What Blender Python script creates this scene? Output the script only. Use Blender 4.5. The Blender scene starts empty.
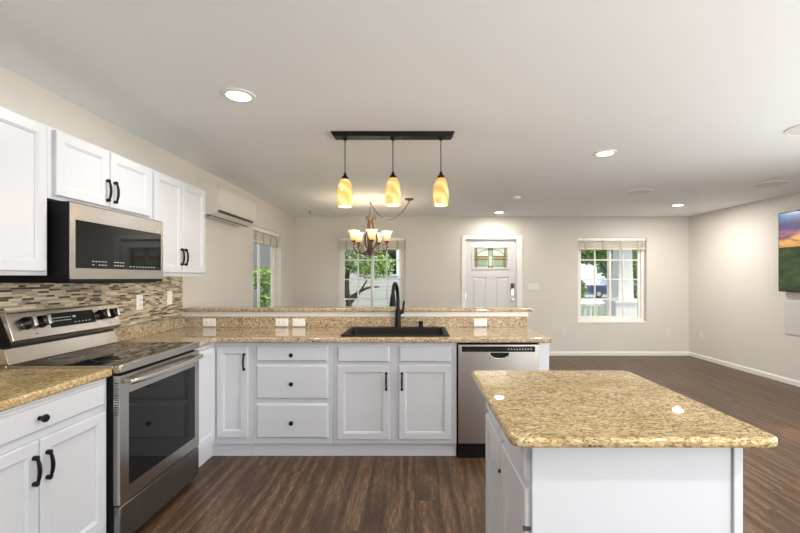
import bpy, bmesh, math, random
from mathutils import Vector, Matrix
random.seed(7)
PI = math.pi
scene = bpy.context.scene
COL = scene.collection

# ------------------------------------------------------------------ camera
cam_d = bpy.data.cameras.new('camera'); cam = bpy.data.objects.new('camera', cam_d); COL.objects.link(cam)
cam.location = (0, 0, 1.36); cam.rotation_euler = (PI/2, 0, 0)
cam_d.sensor_width = 36; cam_d.lens = 417/800*36
cam_d.shift_x = -15/800; cam_d.shift_y = 11.5/800
cam_d.clip_start = 0.02; cam_d.clip_end = 300
scene.camera = cam
scene.view_settings.view_transform = 'Standard'; scene.view_settings.look = 'None'
scene.view_settings.gamma = 1; scene.view_settings.use_curve_mapping = False
scene.view_settings.exposure = 0.60
# ------------------------------------------------------------------ light
world = bpy.data.worlds.new('sky'); scene.world = world; world.use_nodes = True
wn = world.node_tree; wn.nodes.clear()
sk = wn.nodes.new('ShaderNodeTexSky'); sk.sky_type = 'NISHITA'; sk.sun_disc = False
sk.sun_elevation = math.radians(50); sk.sun_rotation = math.radians(100); sk.dust_density = 3.0
bg = wn.nodes.new('ShaderNodeBackground'); bg.inputs[1].default_value = 0.62
wo = wn.nodes.new('ShaderNodeOutputWorld')
wm = wn.nodes.new('ShaderNodeMix'); wm.data_type = 'RGBA'; wm.inputs[0].default_value = .6; wm.inputs[7].default_value = (2.6, 2.65, 2.6, 1)   # thin bright cloud
wn.links.new(sk.outputs[0], wm.inputs[6]); wn.links.new(wm.outputs[2], bg.inputs[0]); wn.links.new(bg.outputs[0], wo.inputs[0])

def lamp(name, kind, loc, energy, color=(1, 1, 1), rot=(0, 0, 0), **kw):
    d = bpy.data.lights.new(name, kind); d.energy = energy; d.color = color
    for k, v in kw.items(): setattr(d, k, v)
    o = bpy.data.objects.new(name, d); COL.objects.link(o); o.location = loc; o.rotation_euler = rot
    return o
lamp('sun', 'SUN', (6, 0, 8), 2.4, (1, .95, .87), (math.radians(12), math.radians(42), 0), angle=math.radians(2))
# added fill lamps at two invented openings, standing in for daylight
FILL_COL = (.97, .98, 1.0)
lamp('added_fill_rear', 'AREA', (2.4, -1.62, 1.15), 100, FILL_COL, (math.radians(151), 0, 0), shape='RECTANGLE', size=2.1, size_y=.7)  # unseen rear fill, tilted up to brighten the ceiling
for wy in (.65, 1.75, 2.85):
    rw = lamp('added_fill_right', 'AREA', (4.35, wy, .85), 23, FILL_COL, (0, 0, 0), shape='RECTANGLE', size=1.2, size_y=.9)  # unseen fill added to brighten the room from the right
    rw.rotation_euler = Vector((-.8, -.50, .30)).to_track_quat('-Z', 'Y').to_euler()
CAN_W = 13.5     # every recessed ceiling lamp

# ------------------------------------------------------------------ materials
class NT:
    def __init__(s, name):
        s.m = bpy.data.materials.new(name); s.m.use_nodes = True; s.t = s.m.node_tree; s.t.nodes.clear()
        s.out = s.t.nodes.new('ShaderNodeOutputMaterial'); s.p = s.t.nodes.new('ShaderNodeBsdfPrincipled')
        s.t.links.new(s.p.outputs[0], s.out.inputs[0])
    def n(s, kind, **kw):
        x = s.t.nodes.new('ShaderNode' + kind)
        for k, v in kw.items(): setattr(x, k, v)
        return x
    def put(s, sock, v):
        if isinstance(v, bpy.types.NodeSocket): s.t.links.new(v, sock)
        elif v is not None: sock.default_value = v
    def math(s, op, a, b=None, c=None):
        x = s.n('Math', operation=op); s.put(x.inputs[0], a); s.put(x.inputs[1], b)
        if c is not None: s.put(x.inputs[2], c)
        return x.outputs[0]
    def coords(s, sc=(1, 1, 1), src='Object'):
        tc = s.n('TexCoord'); mp = s.n('Mapping'); mp.inputs['Scale'].default_value = sc
        s.t.links.new(tc.outputs[src], mp.inputs[0]); return mp.outputs[0]
    def noise(s, vec, scale, detail=3, rough=.55, out='Fac', dist=0):
        x = s.n('TexNoise'); s.put(x.inputs['Vector'], vec); x.inputs['Scale'].default_value = scale
        x.inputs['Detail'].default_value = detail; x.inputs['Roughness'].default_value = rough
        x.inputs['Distortion'].default_value = dist
        return x.outputs[out]
    def vor(s, vec, scale, out='Distance'):
        x = s.n('TexVoronoi'); s.put(x.inputs['Vector'], vec); x.inputs['Scale'].default_value = scale
        return x.outputs[out]
    def ramp(s, fac, stops, interp='LINEAR'):
        x = s.n('ValToRGB'); x.color_ramp.interpolation = interp; e = x.color_ramp.elements
        while len(e) < len(stops): e.new(.5)
        for i, (p, c) in enumerate(stops):
            e[i].position = p; e[i].color = (c, c, c, 1) if not hasattr(c, '__len__') else (*c, 1)
        s.put(x.inputs[0], fac); return x.outputs[0]
    def mix(s, f, a, b, bt='MIX'):
        x = s.n('Mix', data_type='RGBA', blend_type=bt); s.put(x.inputs[0], f)
        for q, v in ((6, a), (7, b)):
            if hasattr(v, '__len__') and not isinstance(v, bpy.types.NodeSocket): v = (*v, 1) if len(v) == 3 else v
            s.put(x.inputs[q], v)
        return x.outputs[2]
    def bump(s, h, strength=.2, dist=.01):
        x = s.n('Bump'); x.inputs['Strength'].default_value = strength; x.inputs['Distance'].default_value = dist
        s.put(x.inputs['Height'], h); s.t.links.new(x.outputs[0], s.p.inputs['Normal'])
    def set(s, color=None, rough=None, metal=None, coat=None, spec=None, emit=None, es=None):
        if color is not None:
            if hasattr(color, '__len__') and not isinstance(color, bpy.types.NodeSocket): color = (*color, 1)
            s.put(s.p.inputs['Base Color'], color)
        if rough is not None: s.put(s.p.inputs['Roughness'], rough)
        if metal is not None: s.put(s.p.inputs['Metallic'], metal)
        if coat is not None: s.p.inputs['Coat Weight'].default_value = coat; s.p.inputs['Coat Roughness'].default_value = .03
        if spec is not None: s.p.inputs['Specular IOR Level'].default_value = spec
        if emit is not None:
            s.put(s.p.inputs['Emission Color'], (*emit, 1) if isinstance(emit, tuple) else emit)
            s.p.inputs['Emission Strength'].default_value = es or 1
        return s.m

def paint(name, col, rough=.5, var=.02, scale=6, bumpy=0.0):
    s = NT(name); v = s.coords()
    n = s.noise(v, scale, 4)
    a = tuple(min(1, c*(1-var)) for c in col); b = tuple(min(1, c*(1+var)) for c in col)
    m = s.set(s.mix(n, a, b), rough)
    if bumpy: s.bump(s.noise(v, 180, 2), bumpy, .002)
    return m
def plain(name, col, rough=.5, metal=0.0, **kw):
    s = NT(name); v = s.coords(); n = s.noise(v, 30, 2)
    return s.set(s.mix(n, tuple(c*.97 for c in col), tuple(min(1, c*1.03) for c in col)), rough, metal, **kw)

M = {}
M['wall'] = paint('wall_paint', (.675, .635, .575), .75, .012, 3, .06)
M['ceiling'] = paint('ceiling_paint', (.875, .895, .905), .85, .01, 4, .12)
M['cab'] = paint('cabinet_paint', (.585, .595, .63), .32, .01, 4)
M['trim'] = paint('trim_paint', (.82, .79, .74), .4, .01, 5)
M['door'] = paint('door_paint', (.70, .68, .665), .45, .01, 5)
M['vinyl'] = paint('window_vinyl', (.86, .84, .79), .35, .01, 5)
M['black'] = plain('black_iron', (.007, .006, .006), .42, 0, spec=.2)
M['blackgloss'] = plain('black_gloss_plastic', (.008, .008, .008), .12)
M['blackmatte'] = plain('black_plastic', (.005, .005, .005), .45, spec=.2)
M['glassblack'] = plain('black_glass', (.009, .010, .010), .03, 0, spec=.28)
M['sink'] = plain('black_composite', (.006, .006, .006), .5, spec=.2)
M['mark'] = plain('pale_marking', (.55, .56, .57), .5)
M['plastic'] = plain('white_plastic', (.86, .85, .82), .3)
M['plate'] = plain('ivory_plastic', (.76, .72, .66), .35)
M['panel'] = paint('cover_paint', (.60, .585, .54), .6, .01)
M['slot'] = plain('dark_slot', (.05, .05, .05), .6)
M['ac'] = plain('air_conditioner_plastic', (.70, .66, .60), .35)
M['chrome'] = plain('satin_nickel', (.62, .60, .57), .22, 1.0)
M['rubber'] = plain('dark_gap', (.01, .01, .01), .8)

def steel(name, col, rough, axis):
    s = NT(name); sc = [6, 6, 6]; 
    for k in range(3): sc[k] = 700 if k != axis else 12
    v = s.coords(tuple(sc)); n = s.noise(v, 1.0, 3, .6)
    c = s.mix(n, tuple(x*.985 for x in col), tuple(min(1, x*1.015) for x in col))
    s.set(c, rough, 1.0); return s.m
M['steel'] = steel('brushed_steel', (.54, .515, .485), .24, 0)
M['steelv'] = steel('brushed_steel_soft', (.49, .455, .42), .34, 0)
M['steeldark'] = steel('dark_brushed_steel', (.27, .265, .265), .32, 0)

def granite(name, gold):
    s = NT(name); v = s.coords((.5, 1, 1))
    big = s.noise(v, 9, 5, .6); med = s.noise(v, 55, 5, .65, dist=.6)
    if gold: a, b, c = (.27, .165, .06), (.52, .385, .18), (.70, .57, .32)
    else: a, b, c = (.27, .185, .11), (.50, .395, .265), (.68, .59, .45)
    base = s.ramp(s.math('MULTIPLY_ADD', big, .35, s.math('MULTIPLY', med, .65)), [(.38, a), (.47, b), (.53, b), (.62, c)])
    cells = s.vor(v, 170, 'Color'); cs = s.n('SeparateXYZ'); s.put(cs.inputs[0], cells)
    base = s.mix(s.ramp(cs.outputs[0], [(.62, 0.0), (.7, .55)]), base, (.30, .175, .08))
    base = s.mix(s.ramp(cs.outputs[1], [(.78, 0.0), (.84, .4)]), base, (.78, .66, .44))
    cl = s.ramp(s.noise(v, 16, 3), [(.36, 0.0), (.62, 1.0)])
    f1 = s.ramp(s.noise(v, 150 if gold else 105, 4, .7, dist=.5), [(.53, 0.0), (.59, .88)])
    dk = s.mix(s.math('MULTIPLY', f1, s.math('MULTIPLY_ADD', cl, .6, .35)), base, (.10, .055, .03))
    f2 = s.ramp(s.noise(v, 175 if gold else 130, 2, .5), [(.62, 0.0) if gold else (.59, 0.0), (.67, .95) if gold else (.64, .95)])
    dk = s.mix(f2, dk, (.03, .022, .018))
    s.set(dk, .018, 0, spec=.5); return s.m
M['granite'] = granite('golden_granite', True); M['granitetan'] = granite('tan_granite', False)

def tile():
    s = NT('linear_mosaic_tile'); tc = s.n('TexCoord'); sx = s.n('SeparateXYZ'); s.t.links.new(tc.outputs['Object'], sx.inputs[0])
    y, z = sx.outputs[1], sx.outputs[2]; H = .0118
    zr = s.math('DIVIDE', z, H); row = s.math('FLOOR', zr); fz = s.math('FRACT', zr)
    wn_ = s.n('TexWhiteNoise', noise_dimensions='1D'); s.put(wn_.inputs['W'], row); r1 = wn_.outputs['Value']
    wdt = s.math('MULTIPLY_ADD', r1, .05, .045)
    yy = s.math('ADD', s.math('DIVIDE', s.math('ADD', y, s.math('MULTIPLY', r1, 7.3)), wdt), s.math('MULTIPLY', s.noise(tc.outputs['Object'], 4, 1), 1.5))
    c = s.math('FLOOR', yy); fy = s.math('FRACT', yy)
    w2 = s.n('TexWhiteNoise', noise_dimensions='2D'); cx = s.n('CombineXYZ'); s.put(cx.inputs[0], row); s.put(cx.inputs[1], c)
    s.t.links.new(cx.outputs[0], w2.inputs['Vector'])
    tilec = s.ramp(w2.outputs['Value'], [(0, (.52, .42, .28)), (.16, (.33, .27, .18)), (.32, (.66, .57, .42)), (.46, (.40, .36, .27)),
             (.58, (.065, .032, .018)), (.70, (.24, .15, .08)), (.78, (.58, .48, .32)), (.90, (.04, .028, .02)), (.95, (.32, .27, .18))], 'CONSTANT')
    g = s.math('MAXIMUM', s.math('LESS_THAN', fz, .10), s.math('LESS_THAN', fy, .025))
    s.set(s.mix(g, tilec, (.42, .38, .31)), s.math('MULTIPLY_ADD', w2.outputs['Value'], .3, .12))
    s.bump(s.math('SUBTRACT', 1, g), .3, .002); return s.m
M['tile'] = tile()

def floor_mat():
    s = NT('dark_plank_vinyl'); tc = s.n('TexCoord'); sx = s.n('SeparateXYZ'); s.t.links.new(tc.outputs['Object'], sx.inputs[0])
    x, y = sx.outputs[0], sx.outputs[1]; W = .152
    xr = s.math('DIVIDE', x, W); row = s.math('FLOOR', xr); fx = s.math('FRACT', xr)
    w1 = s.n('TexWhiteNoise', noise_dimensions='1D'); s.put(w1.inputs['W'], row)
    yy = s.math('ADD', s.math('DIVIDE', y, 1.22), s.math('MULTIPLY', w1.outputs['Value'], 5.0))
    c = s.math('FLOOR', yy); fy = s.math('FRACT', yy)
    w2 = s.n('TexWhiteNoise', noise_dimensions='2D'); cx = s.n('CombineXYZ'); s.put(cx.inputs[0], row); s.put(cx.inputs[1], c)
    s.t.links.new(cx.outputs[0], w2.inputs['Vector'])
    off = s.n('VectorMath', operation='MULTIPLY_ADD'); s.t.links.new(w2.outputs['Color'], off.inputs[0]); off.inputs[1].default_value = (9, 9, 9)
    mp = s.n('Mapping'); mp.inputs['Scale'].default_value = (1, .11, 1); s.t.links.new(tc.outputs['Object'], mp.inputs[0]); s.t.links.new(mp.outputs[0], off.inputs[2])
    v = off.outputs[0]
    cath = s.n('TexWave', wave_type='BANDS', bands_direction='X'); s.t.links.new(v, cath.inputs[0])
    cath.inputs['Scale'].default_value = 3.2; cath.inputs['Distortion'].default_value = 16; cath.inputs['Detail'].default_value = 3; cath.inputs['Detail Scale'].default_value = 1.1
    fine = s.noise(v, 105, 4, .68, dist=.3)
    g = s.math('ADD', s.math('MULTIPLY', cath.outputs['Fac'], .20), s.math('MULTIPLY', fine, .82))
    col = s.ramp(g, [(.28, (.036, .017, .008)), (.46, (.088, .046, .023)), (.60, (.135, .077, .040)), (.78, (.27, .17, .095))])
    tone = s.math('MULTIPLY_ADD', w2.outputs['Value'], .20, .72)
    cc = s.n('CombineXYZ'); [s.put(cc.inputs[i], tone) for i in range(3)]
    col = s.mix(1.0, col, cc.outputs[0], 'MULTIPLY')
    gap = s.math('MAXIMUM', s.math('LESS_THAN', fx, .014), s.math('LESS_THAN', fy, .0022))
    s.set(s.mix(gap, col, (.02, .012, .009)), s.math('MULTIPLY_ADD', fine, .16, .30), spec=.35)
    s.bump(s.math('SUBTRACT', g, s.math('MULTIPLY', gap, .8)), .10, .002); return s.m
M['floor'] = floor_mat()

def glass_pane():
    s = NT('window_glass'); tr = s.n('BsdfTransparent'); tr.inputs[0].default_value = (.97, .98, .975, 1)
    gl = s.n('BsdfGlossy'); gl.inputs['Roughness'].default_value = .01
    fr = s.n('Fresnel'); fr.inputs[0].default_value = 1.45; mx = s.n('MixShader')
    ge = s.n('NewGeometry'); s.t.links.new(s.math('MULTIPLY', fr.outputs[0], s.math('SUBTRACT', 1.0, ge.outputs['Backfacing'])), mx.inputs[0]); s.t.links.new(tr.outputs[0], mx.inputs[1]); s.t.links.new(gl.outputs[0], mx.inputs[2])
    s.t.links.new(mx.outputs[0], s.out.inputs[0]); return s.m
M['pane'] = glass_pane()
def tinted(name, col, tcol, f=.55):
    s = NT(name); tr = s.n('BsdfTransparent'); tr.inputs[0].default_value = (*tcol, 1); mx = s.n('MixShader'); mx.inputs[0].default_value = f
    s.set(col, .25); s.t.links.new(tr.outputs[0], mx.inputs[1]); s.t.links.new(s.p.outputs[0], mx.inputs[2]); s.t.links.new(mx.outputs[0], s.out.inputs[0]); return s.m
M['st_clear'] = tinted('clear_textured_glass', (.72, .74, .68), (.8, .85, .75))
M['st_green'] = tinted('pale_green_glass', (.50, .62, .45), (.55, .8, .5))
M['st_amber'] = tinted('amber_glass', (.60, .42, .16), (.85, .6, .2))
M['lead'] = plain('lead_came', (.06, .055, .05), .4, .6)
def emit_mat(name, col, strength, rough=.4, base=(.8, .8, .8)):
    s = NT(name); return s.set(base, rough, emit=col, es=strength)
M['can'] = emit_mat('lamp_lens', (1, .95, .86), 9.0)
def amber():
    s = NT('amber_art_glass'); v = s.coords()
    w = s.n('TexWave', wave_type='BANDS', bands_direction='DIAGONAL'); s.t.links.new(v, w.inputs[0]); w.inputs['Scale'].default_value = 5; w.inputs['Distortion'].default_value = 5; w.inputs['Detail'].default_value = 2
    c = s.ramp(w.outputs['Fac'], [(.0, (.76, .33, .08)), (.5, (.84, .40, .12)), (.9, (.94, .50, .20))])
    s.set(c, .2, emit=c, es=.5); return s.m
M['amber'] = amber()
def shade():
    s = NT('frosted_tulip_glass'); tc = s.n('TexCoord'); sx = s.n('SeparateXYZ'); s.t.links.new(tc.outputs['Generated'], sx.inputs[0])
    c = s.ramp(sx.outputs[2], [(0, (.80, .40, .14)), (.35, (1, .68, .34)), (.8, (1, .88, .66))])
    s.set(c, .3, emit=c, es=.55); return s.m
M['shade'] = shade()
M['bulb'] = emit_mat('bulb', (1, .86, .62), 4)
M['bronze'] = paint('antique_bronze', (.13, .06, .032), .42, .35, 25)
M['cord'] = plain('beige_cord', (.42, .36, .29), .5)
M['valance'] = paint('blind_slats', (.80, .73, .62), .55, .03, 20)
M['tape'] = plain('blind_tape', (.50, .43, .33), .8)
M['grille'] = paint('speaker_grille', (.74, .73, .71), .8, .03, 200)

def screen():
    s = NT('tv_picture'); tc = s.n('TexCoord'); sx = s.n('SeparateXYZ'); s.t.links.new(tc.outputs['Generated'], sx.inputs[0])
    z = sx.outputs[2]; v = s.coords((1, 2.2, 6), 'Object')
    n = s.noise(v, 1.3, 6, .6); n2 = s.noise(v, 2.6, 5, .6)
    zz = s.math('ADD', z, s.math('MULTIPLY', s.math('SUBTRACT', n, .5), .30))
    sky_ = s.ramp(zz, [(.55, (.95, .42, .10)), (.64, (1.0, .62, .20)), (.70, (.75, .30, .28)), (.78, (.16, .10, .24)), (.88, (.05, .14, .33)), (.97, (.04, .20, .42))])
    cl = s.ramp(n2, [(.46, 0.0), (.60, .75)])
    sky_ = s.mix(cl, sky_, (.16, .07, .12))
    v2 = s.coords((1, 1, 3), 'Object')
    gr = s.ramp(s.noise(v2, 4, 5, .6), [(.35, (.012, .03, .008)), (.5, (.025, .055, .012)), (.68, (.08, .11, .025))])
    rd = s.ramp(s.math('ABSOLUTE', s.math('SUBTRACT', s.noise(v2, 2.2, 1), .5)), [(.0, 1.0), (.016, 0.0)])
    gr = s.mix(rd, gr, (.035, .035, .045))
    c = s.mix(s.math('GREATER_THAN', z, .56), gr, sky_)
    s.set((.01, .01, .01), .25, emit=c, es=.6); return s.m
M['screen'] = screen()
# outdoors
M['leaf'] = paint('tree_leaves', (.07, .15, .025), .6, .55, 3)
M['leafl'] = paint('bright_leaves', (.17, .29, .05), .6, .5, 3)
M['bark'] = paint('bark', (.07, .05, .04), .9, .3, 20)
M['lawn'] = paint('lawn_grass', (.055, .10, .03), .9, .3, 8)
M['concrete'] = paint('pale_concrete', (.55, .54, .52), .9, .06, 3)
M['asphalt'] = paint('asphalt', (.20, .20, .21), .9, .1, 6)
M['deck'] = paint('porch_boards', (.40, .39, .38), .8, .1, 4)
M['outwhite'] = paint('porch_paint', (.68, .68, .68), .5, .02, 4)
M['truck'] = plain('navy_car_paint', (.02, .03, .09), .2, .3, coat=1.0)
M['tail'] = emit_mat('tail_lamp', (.6, .03, .02), .3, .3, (.5, .02, .02))
M['tyre'] = plain('tyre', (.02, .02, .02), .8)
def siding(name, col):
    s = NT(name); tc = s.n('TexCoord'); sx = s.n('SeparateXYZ'); s.t.links.new(tc.outputs['Object'], sx.inputs[0])
    f = s.math('FRACT', s.math('DIVIDE', sx.outputs[2], .16))
    s.set(s.mix(s.math('LESS_THAN', f, .1), col, tuple(c*.5 for c in col)), .7); s.bump(f, .5, .02); return s.m
M['siding'] = siding('grey_siding', (.50, .49, .47)); M['sidingdark'] = siding('dark_siding', (.10, .105, .115))
M['roof'] = paint('roof_shingle', (.16, .15, .15), .9, .2, 10)

# ------------------------------------------------------------------ mesh helpers
class MB:
    def __init__(s): s.b = bmesh.new(); s.T = Matrix.Identity(4)
    def face(s, vs):
        try: return s.b.faces.new(vs)
        except ValueError: return None
    def v(s, p): return s.b.verts.new(s.T @ Vector(p))
    def box(s, x0, x1, y0, y1, z0, z1):
        c = [s.v((x, y, z)) for x in (x0, x1) for y in (y0, y1) for z in (z0, z1)]
        for f in ((0, 1, 3, 2), (4, 6, 7, 5), (0, 4, 5, 1), (2, 3, 7, 6), (0, 2, 6, 4), (1, 5, 7, 3)): s.face([c[i] for i in f])
        return s
    def rings(s, rings, cap0=True, cap1=True, close=True):
        R = [[s.v(p) for p in r] for r in rings]; n = len(R[0])
        for a, b in zip(R, R[1:]):
            for i in range(n if close else n-1):
                j = (i+1) % n; s.face([a[i], a[j], b[j], b[i]])
        if cap0: s.face(R[0][::-1])
        if cap1: s.face(R[-1])
        return s
    def prism(s, pts, axis, a, b):
        def P(p, t):
            u, w = p
            return (t, u, w) if axis == 0 else (u, t, w) if axis == 1 else (u, w, t)
        return s.rings([[P(p, a) for p in pts], [P(p, b) for p in pts]])
    def tube(s, pts, r, seg=10, cap=True):
        pts = [Vector(p) for p in pts]; n = len(pts); rs = r if hasattr(r, '__len__') else [r]*n
        ref = None; rings = []
        for i, p in enumerate(pts):
            t = (pts[min(i+1, n-1)] - pts[max(i-1, 0)]).normalized()
            if ref is None:
                ref = Vector((0, 0, 1)) if abs(t.z) < .9 else Vector((1, 0, 0))
            u = (ref - t*ref.dot(t)).normalized(); ref = u; w = t.cross(u)
            rings.append([p + (u*math.cos(2*PI*k/seg) + w*math.sin(2*PI*k/seg))*rs[i] for k in range(seg)])
        return s.rings(rings, cap, cap)
    def lathe(s, prof, seg=24, c=(0, 0, 0), axis='z', cap=True):
        rings = []
        for r, h in prof:
            ring = []
            for k in range(seg):
                a = 2*PI*k/seg; q = (r*math.cos(a), r*math.sin(a), h)
                if axis == 'y': q = (q[0], q[2], q[1])
                if axis == 'x': q = (q[2], q[0], q[1])
                ring.append((q[0]+c[0], q[1]+c[1], q[2]+c[2]))
            rings.append(ring)
        return s.rings(rings, cap, cap)
    def ball(s, c, r, seg=12, sq=(1, 1, 1)):
        prof = [(max(.0005, math.sin(PI*i/8)), -math.cos(PI*i/8)) for i in range(9)]
        rings = [[(c[0]+r*sq[0]*a*math.cos(2*PI*k/seg), c[1]+r*sq[1]*a*math.sin(2*PI*k/seg), c[2]+r*sq[2]*h) for k in range(seg)] for a, h in prof]
        return s.rings(rings)

def obj(name, mb, mat, parent=None, bevel=0, smooth=False, seg=2, loc=None, rot=None):
    bm = mb.b; bmesh.ops.recalc_face_normals(bm, faces=bm.faces)
    me = bpy.data.meshes.new(name); bm.to_mesh(me); bm.free()
    me.materials.append(M[mat] if isinstance(mat, str) else mat)
    o = bpy.data.objects.new(name, me); COL.objects.link(o)
    if parent is not None: o.parent = parent
    if loc: o.location = loc
    if rot: o.rotation_euler = rot
    if smooth or bevel:
        for p in me.polygons: p.use_smooth = True
        try: me.set_sharp_from_angle(angle=math.radians(42 if smooth else 30))
        except Exception: pass
    if bevel:
        b = o.modifiers.new('bevel', 'BEVEL'); b.width = bevel; b.segments = seg; b.limit_method = 'ANGLE'; b.angle_limit = math.radians(35)
        b.harden_normals = False
    return o
def tag(o, label, cat=None, group=None):
    o['label'] = label
    if cat: o['category'] = cat
    if group: o['group'] = group
    return o
def thing(name, label, cat, loc=(0, 0, 0), rz=0, group=None):
    o = bpy.data.objects.new(name, None); COL.objects.link(o); o.location = loc; o.rotation_euler = (0, 0, rz)
    o.empty_display_size = .05
    return tag(o, label, cat, group)
def struct(name, mb, mat, parent=None, **kw):
    o = obj(name, mb, mat, parent, **kw)
    if parent is None: o['kind'] = 'structure'
    return o
def sempty(name, loc=(0, 0, 0), rz=0):
    o = bpy.data.objects.new(name, None); COL.objects.link(o); o.location = loc; o.rotation_euler = (0, 0, rz); o['kind'] = 'structure'; return o
def copy_tree(o, parent=None):
    c = o.copy(); COL.objects.link(c)
    if parent is not None: c.parent = parent
    for ch in list(o.children): copy_tree(ch, c)
    return c
def dup(o, loc, rz, label, group=None):
    c = copy_tree(o); c.location = loc; c.rotation_euler = (0, 0, rz); c['label'] = label
    if group: c['group'] = group
    return c

def slab_cells(xs, ys, keep, z0, z1, hole=None):
    mb = MB(); bm = mb.b; g = {}
    def V(i, j, z):
        k = (i, j, z)
        if k not in g: g[k] = bm.verts.new((xs[i], ys[j], z))
        return g[k]
    K = {(i, j) for i in range(len(xs)-1) for j in range(len(ys)-1) if keep((xs[i]+xs[i+1])/2, (ys[j]+ys[j+1])/2)}
    for i, j in K:
        bm.faces.new([V(i, j, z1), V(i+1, j, z1), V(i+1, j+1, z1), V(i, j+1, z1)])
        bm.faces.new([V(i, j+1, z0), V(i+1, j+1, z0), V(i+1, j, z0), V(i, j, z0)])
        for (a, b, di, dj) in (((i, j), (i+1, j), 0, -1), ((i+1, j), (i+1, j+1), 1, 0), ((i+1, j+1), (i, j+1), 0, 1), ((i, j+1), (i, j), -1, 0)):
            if (i+di, j+dj) not in K: bm.faces.new([V(*a, z0), V(*b, z0), V(*b, z1), V(*a, z1)])
    bmesh.ops.dissolve_limit(bm, angle_limit=.01, verts=bm.verts, edges=bm.edges)
    return mb
def wall_x(mb, y0, y1, x0, x1, z0, z1, holes):     # wall running along x with rectangular openings
    xs = sorted({x0, x1, *[h[0] for h in holes], *[h[1] for h in holes]}); zs = sorted({z0, z1, *[h[2] for h in holes], *[h[3] for h in holes]})
    for i in range(len(xs)-1):
        for k in range(len(zs)-1):
            cx, cz = (xs[i]+xs[i+1])/2, (zs[k]+zs[k+1])/2
            if not any(h[0] < cx < h[1] and h[2] < cz < h[3] for h in holes): mb.box(xs[i], xs[i+1], y0, y1, zs[k], zs[k+1])
    bmesh.ops.remove_doubles(mb.b, verts=mb.b.verts, dist=1e-5)
    return mb

# ------------------------------------------------------------------ room shell
XL, XR, YB, YF, H = -2.105, 4.81, 7.32, -1.9, 2.44
TH = .16
m = MB(); m.box(XL-TH, XR+TH, YF-TH, YB+TH, -.12, 0); struct('floor', m, 'floor')
m = MB(); m.box(XL-TH, XR+TH, YF-TH, YB+TH, H, H+.12); struct('ceiling', m, 'ceiling')
W1 = (5.43, 6.54, .59, 2.05)          # side window on the left wall (y0,y1,z0,z1)
W2 = (-1.347, -.17, .59, 2.07); W3 = (2.86, 4.065, .59, 2.07)
DR = (.875, 1.79, 0, 2.045)
m = wall_x(MB(), YB, YB+TH, XL-TH, XR+TH, 0, H, [W2, W3, DR]); struct('wall_back', m, 'wall')
m = MB(); m.T = Matrix.Rotation(PI/2, 4, 'Z'); wall_x(m, -XL, -XL+TH, YF, YB, 0, H, [W1]); struct('wall_left', m, 'wall')
W4 = (.1, 3.4, .45, 2.07)             # added unseen window on the right wall, an opening for the fill lamps
m = MB(); m.T = Matrix.Rotation(PI/2, 4, 'Z'); wall_x(m, -XR-TH, -XR, YF, YB, 0, H, [W4]); struct('wall_right', m, 'wall')
PD = (.35, 3.45, 0, 2.15)  # opening for the added patio door
m = wall_x(MB(), YF-TH, YF, XL-TH, XR+TH, 0, H, [PD]); struct('wall_rear', m, 'wall')
# half-height wall under the raised bar
m = MB(); m.box(XL+.001, 1.02, 3.80, 3.92, 0, 1.053); struct('wall_peninsula', m, 'trim', bevel=.002)
# baseboards
def base(name, pts):  # profile swept straight
    (x0, y0), (x1, y1) = pts[0], pts[1]
    nx, ny = pts[2]
    m = MB(); t, h = .013, .068
    prof = [(0, 0), (t, 0), (t, h*.78), (t*.45, h), (0, h)]
    m.rings([[(x0+nx*a, y0+ny*a, b) for a, b in prof], [(x1+nx*a, y1+ny*a, b) for a, b in prof]])
    struct(name, m, 'trim')
base('baseboard_back', ((1.89, YB), (XR, YB), (0, -1)))
base('baseboard_middle', ((XL, YB), (.81, YB), (0, -1)))
base('baseboard_right', ((XR, YF), (XR, YB), (-1, 0)))
base('baseboard_left', ((XL, 3.93), (XL, YB), (1, 0)))
# unseen sliding patio door behind the camera, added as a source of fill light
pd = sempty('door_added', ((PD[0]+PD[1])/2, YF-.06, 0)); w = (PD[1]-PD[0])/2
m = MB()
for a, b, c, d in ((-w, -w+.06, 0, 2.15), (w-.06, w, 0, 2.15), (-w, w, 2.08, 2.15), (-w, w, 0, .06), (-.05, .05, .06, 2.08)): m.box(a, b, -.03, .03, c, d)
obj('door_frame', m, 'vinyl', pd)
m = MB(); m.box(-w+.06, w-.06, -.004, .004, .06, 2.08); obj('pane', m, 'pane', pd)

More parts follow.
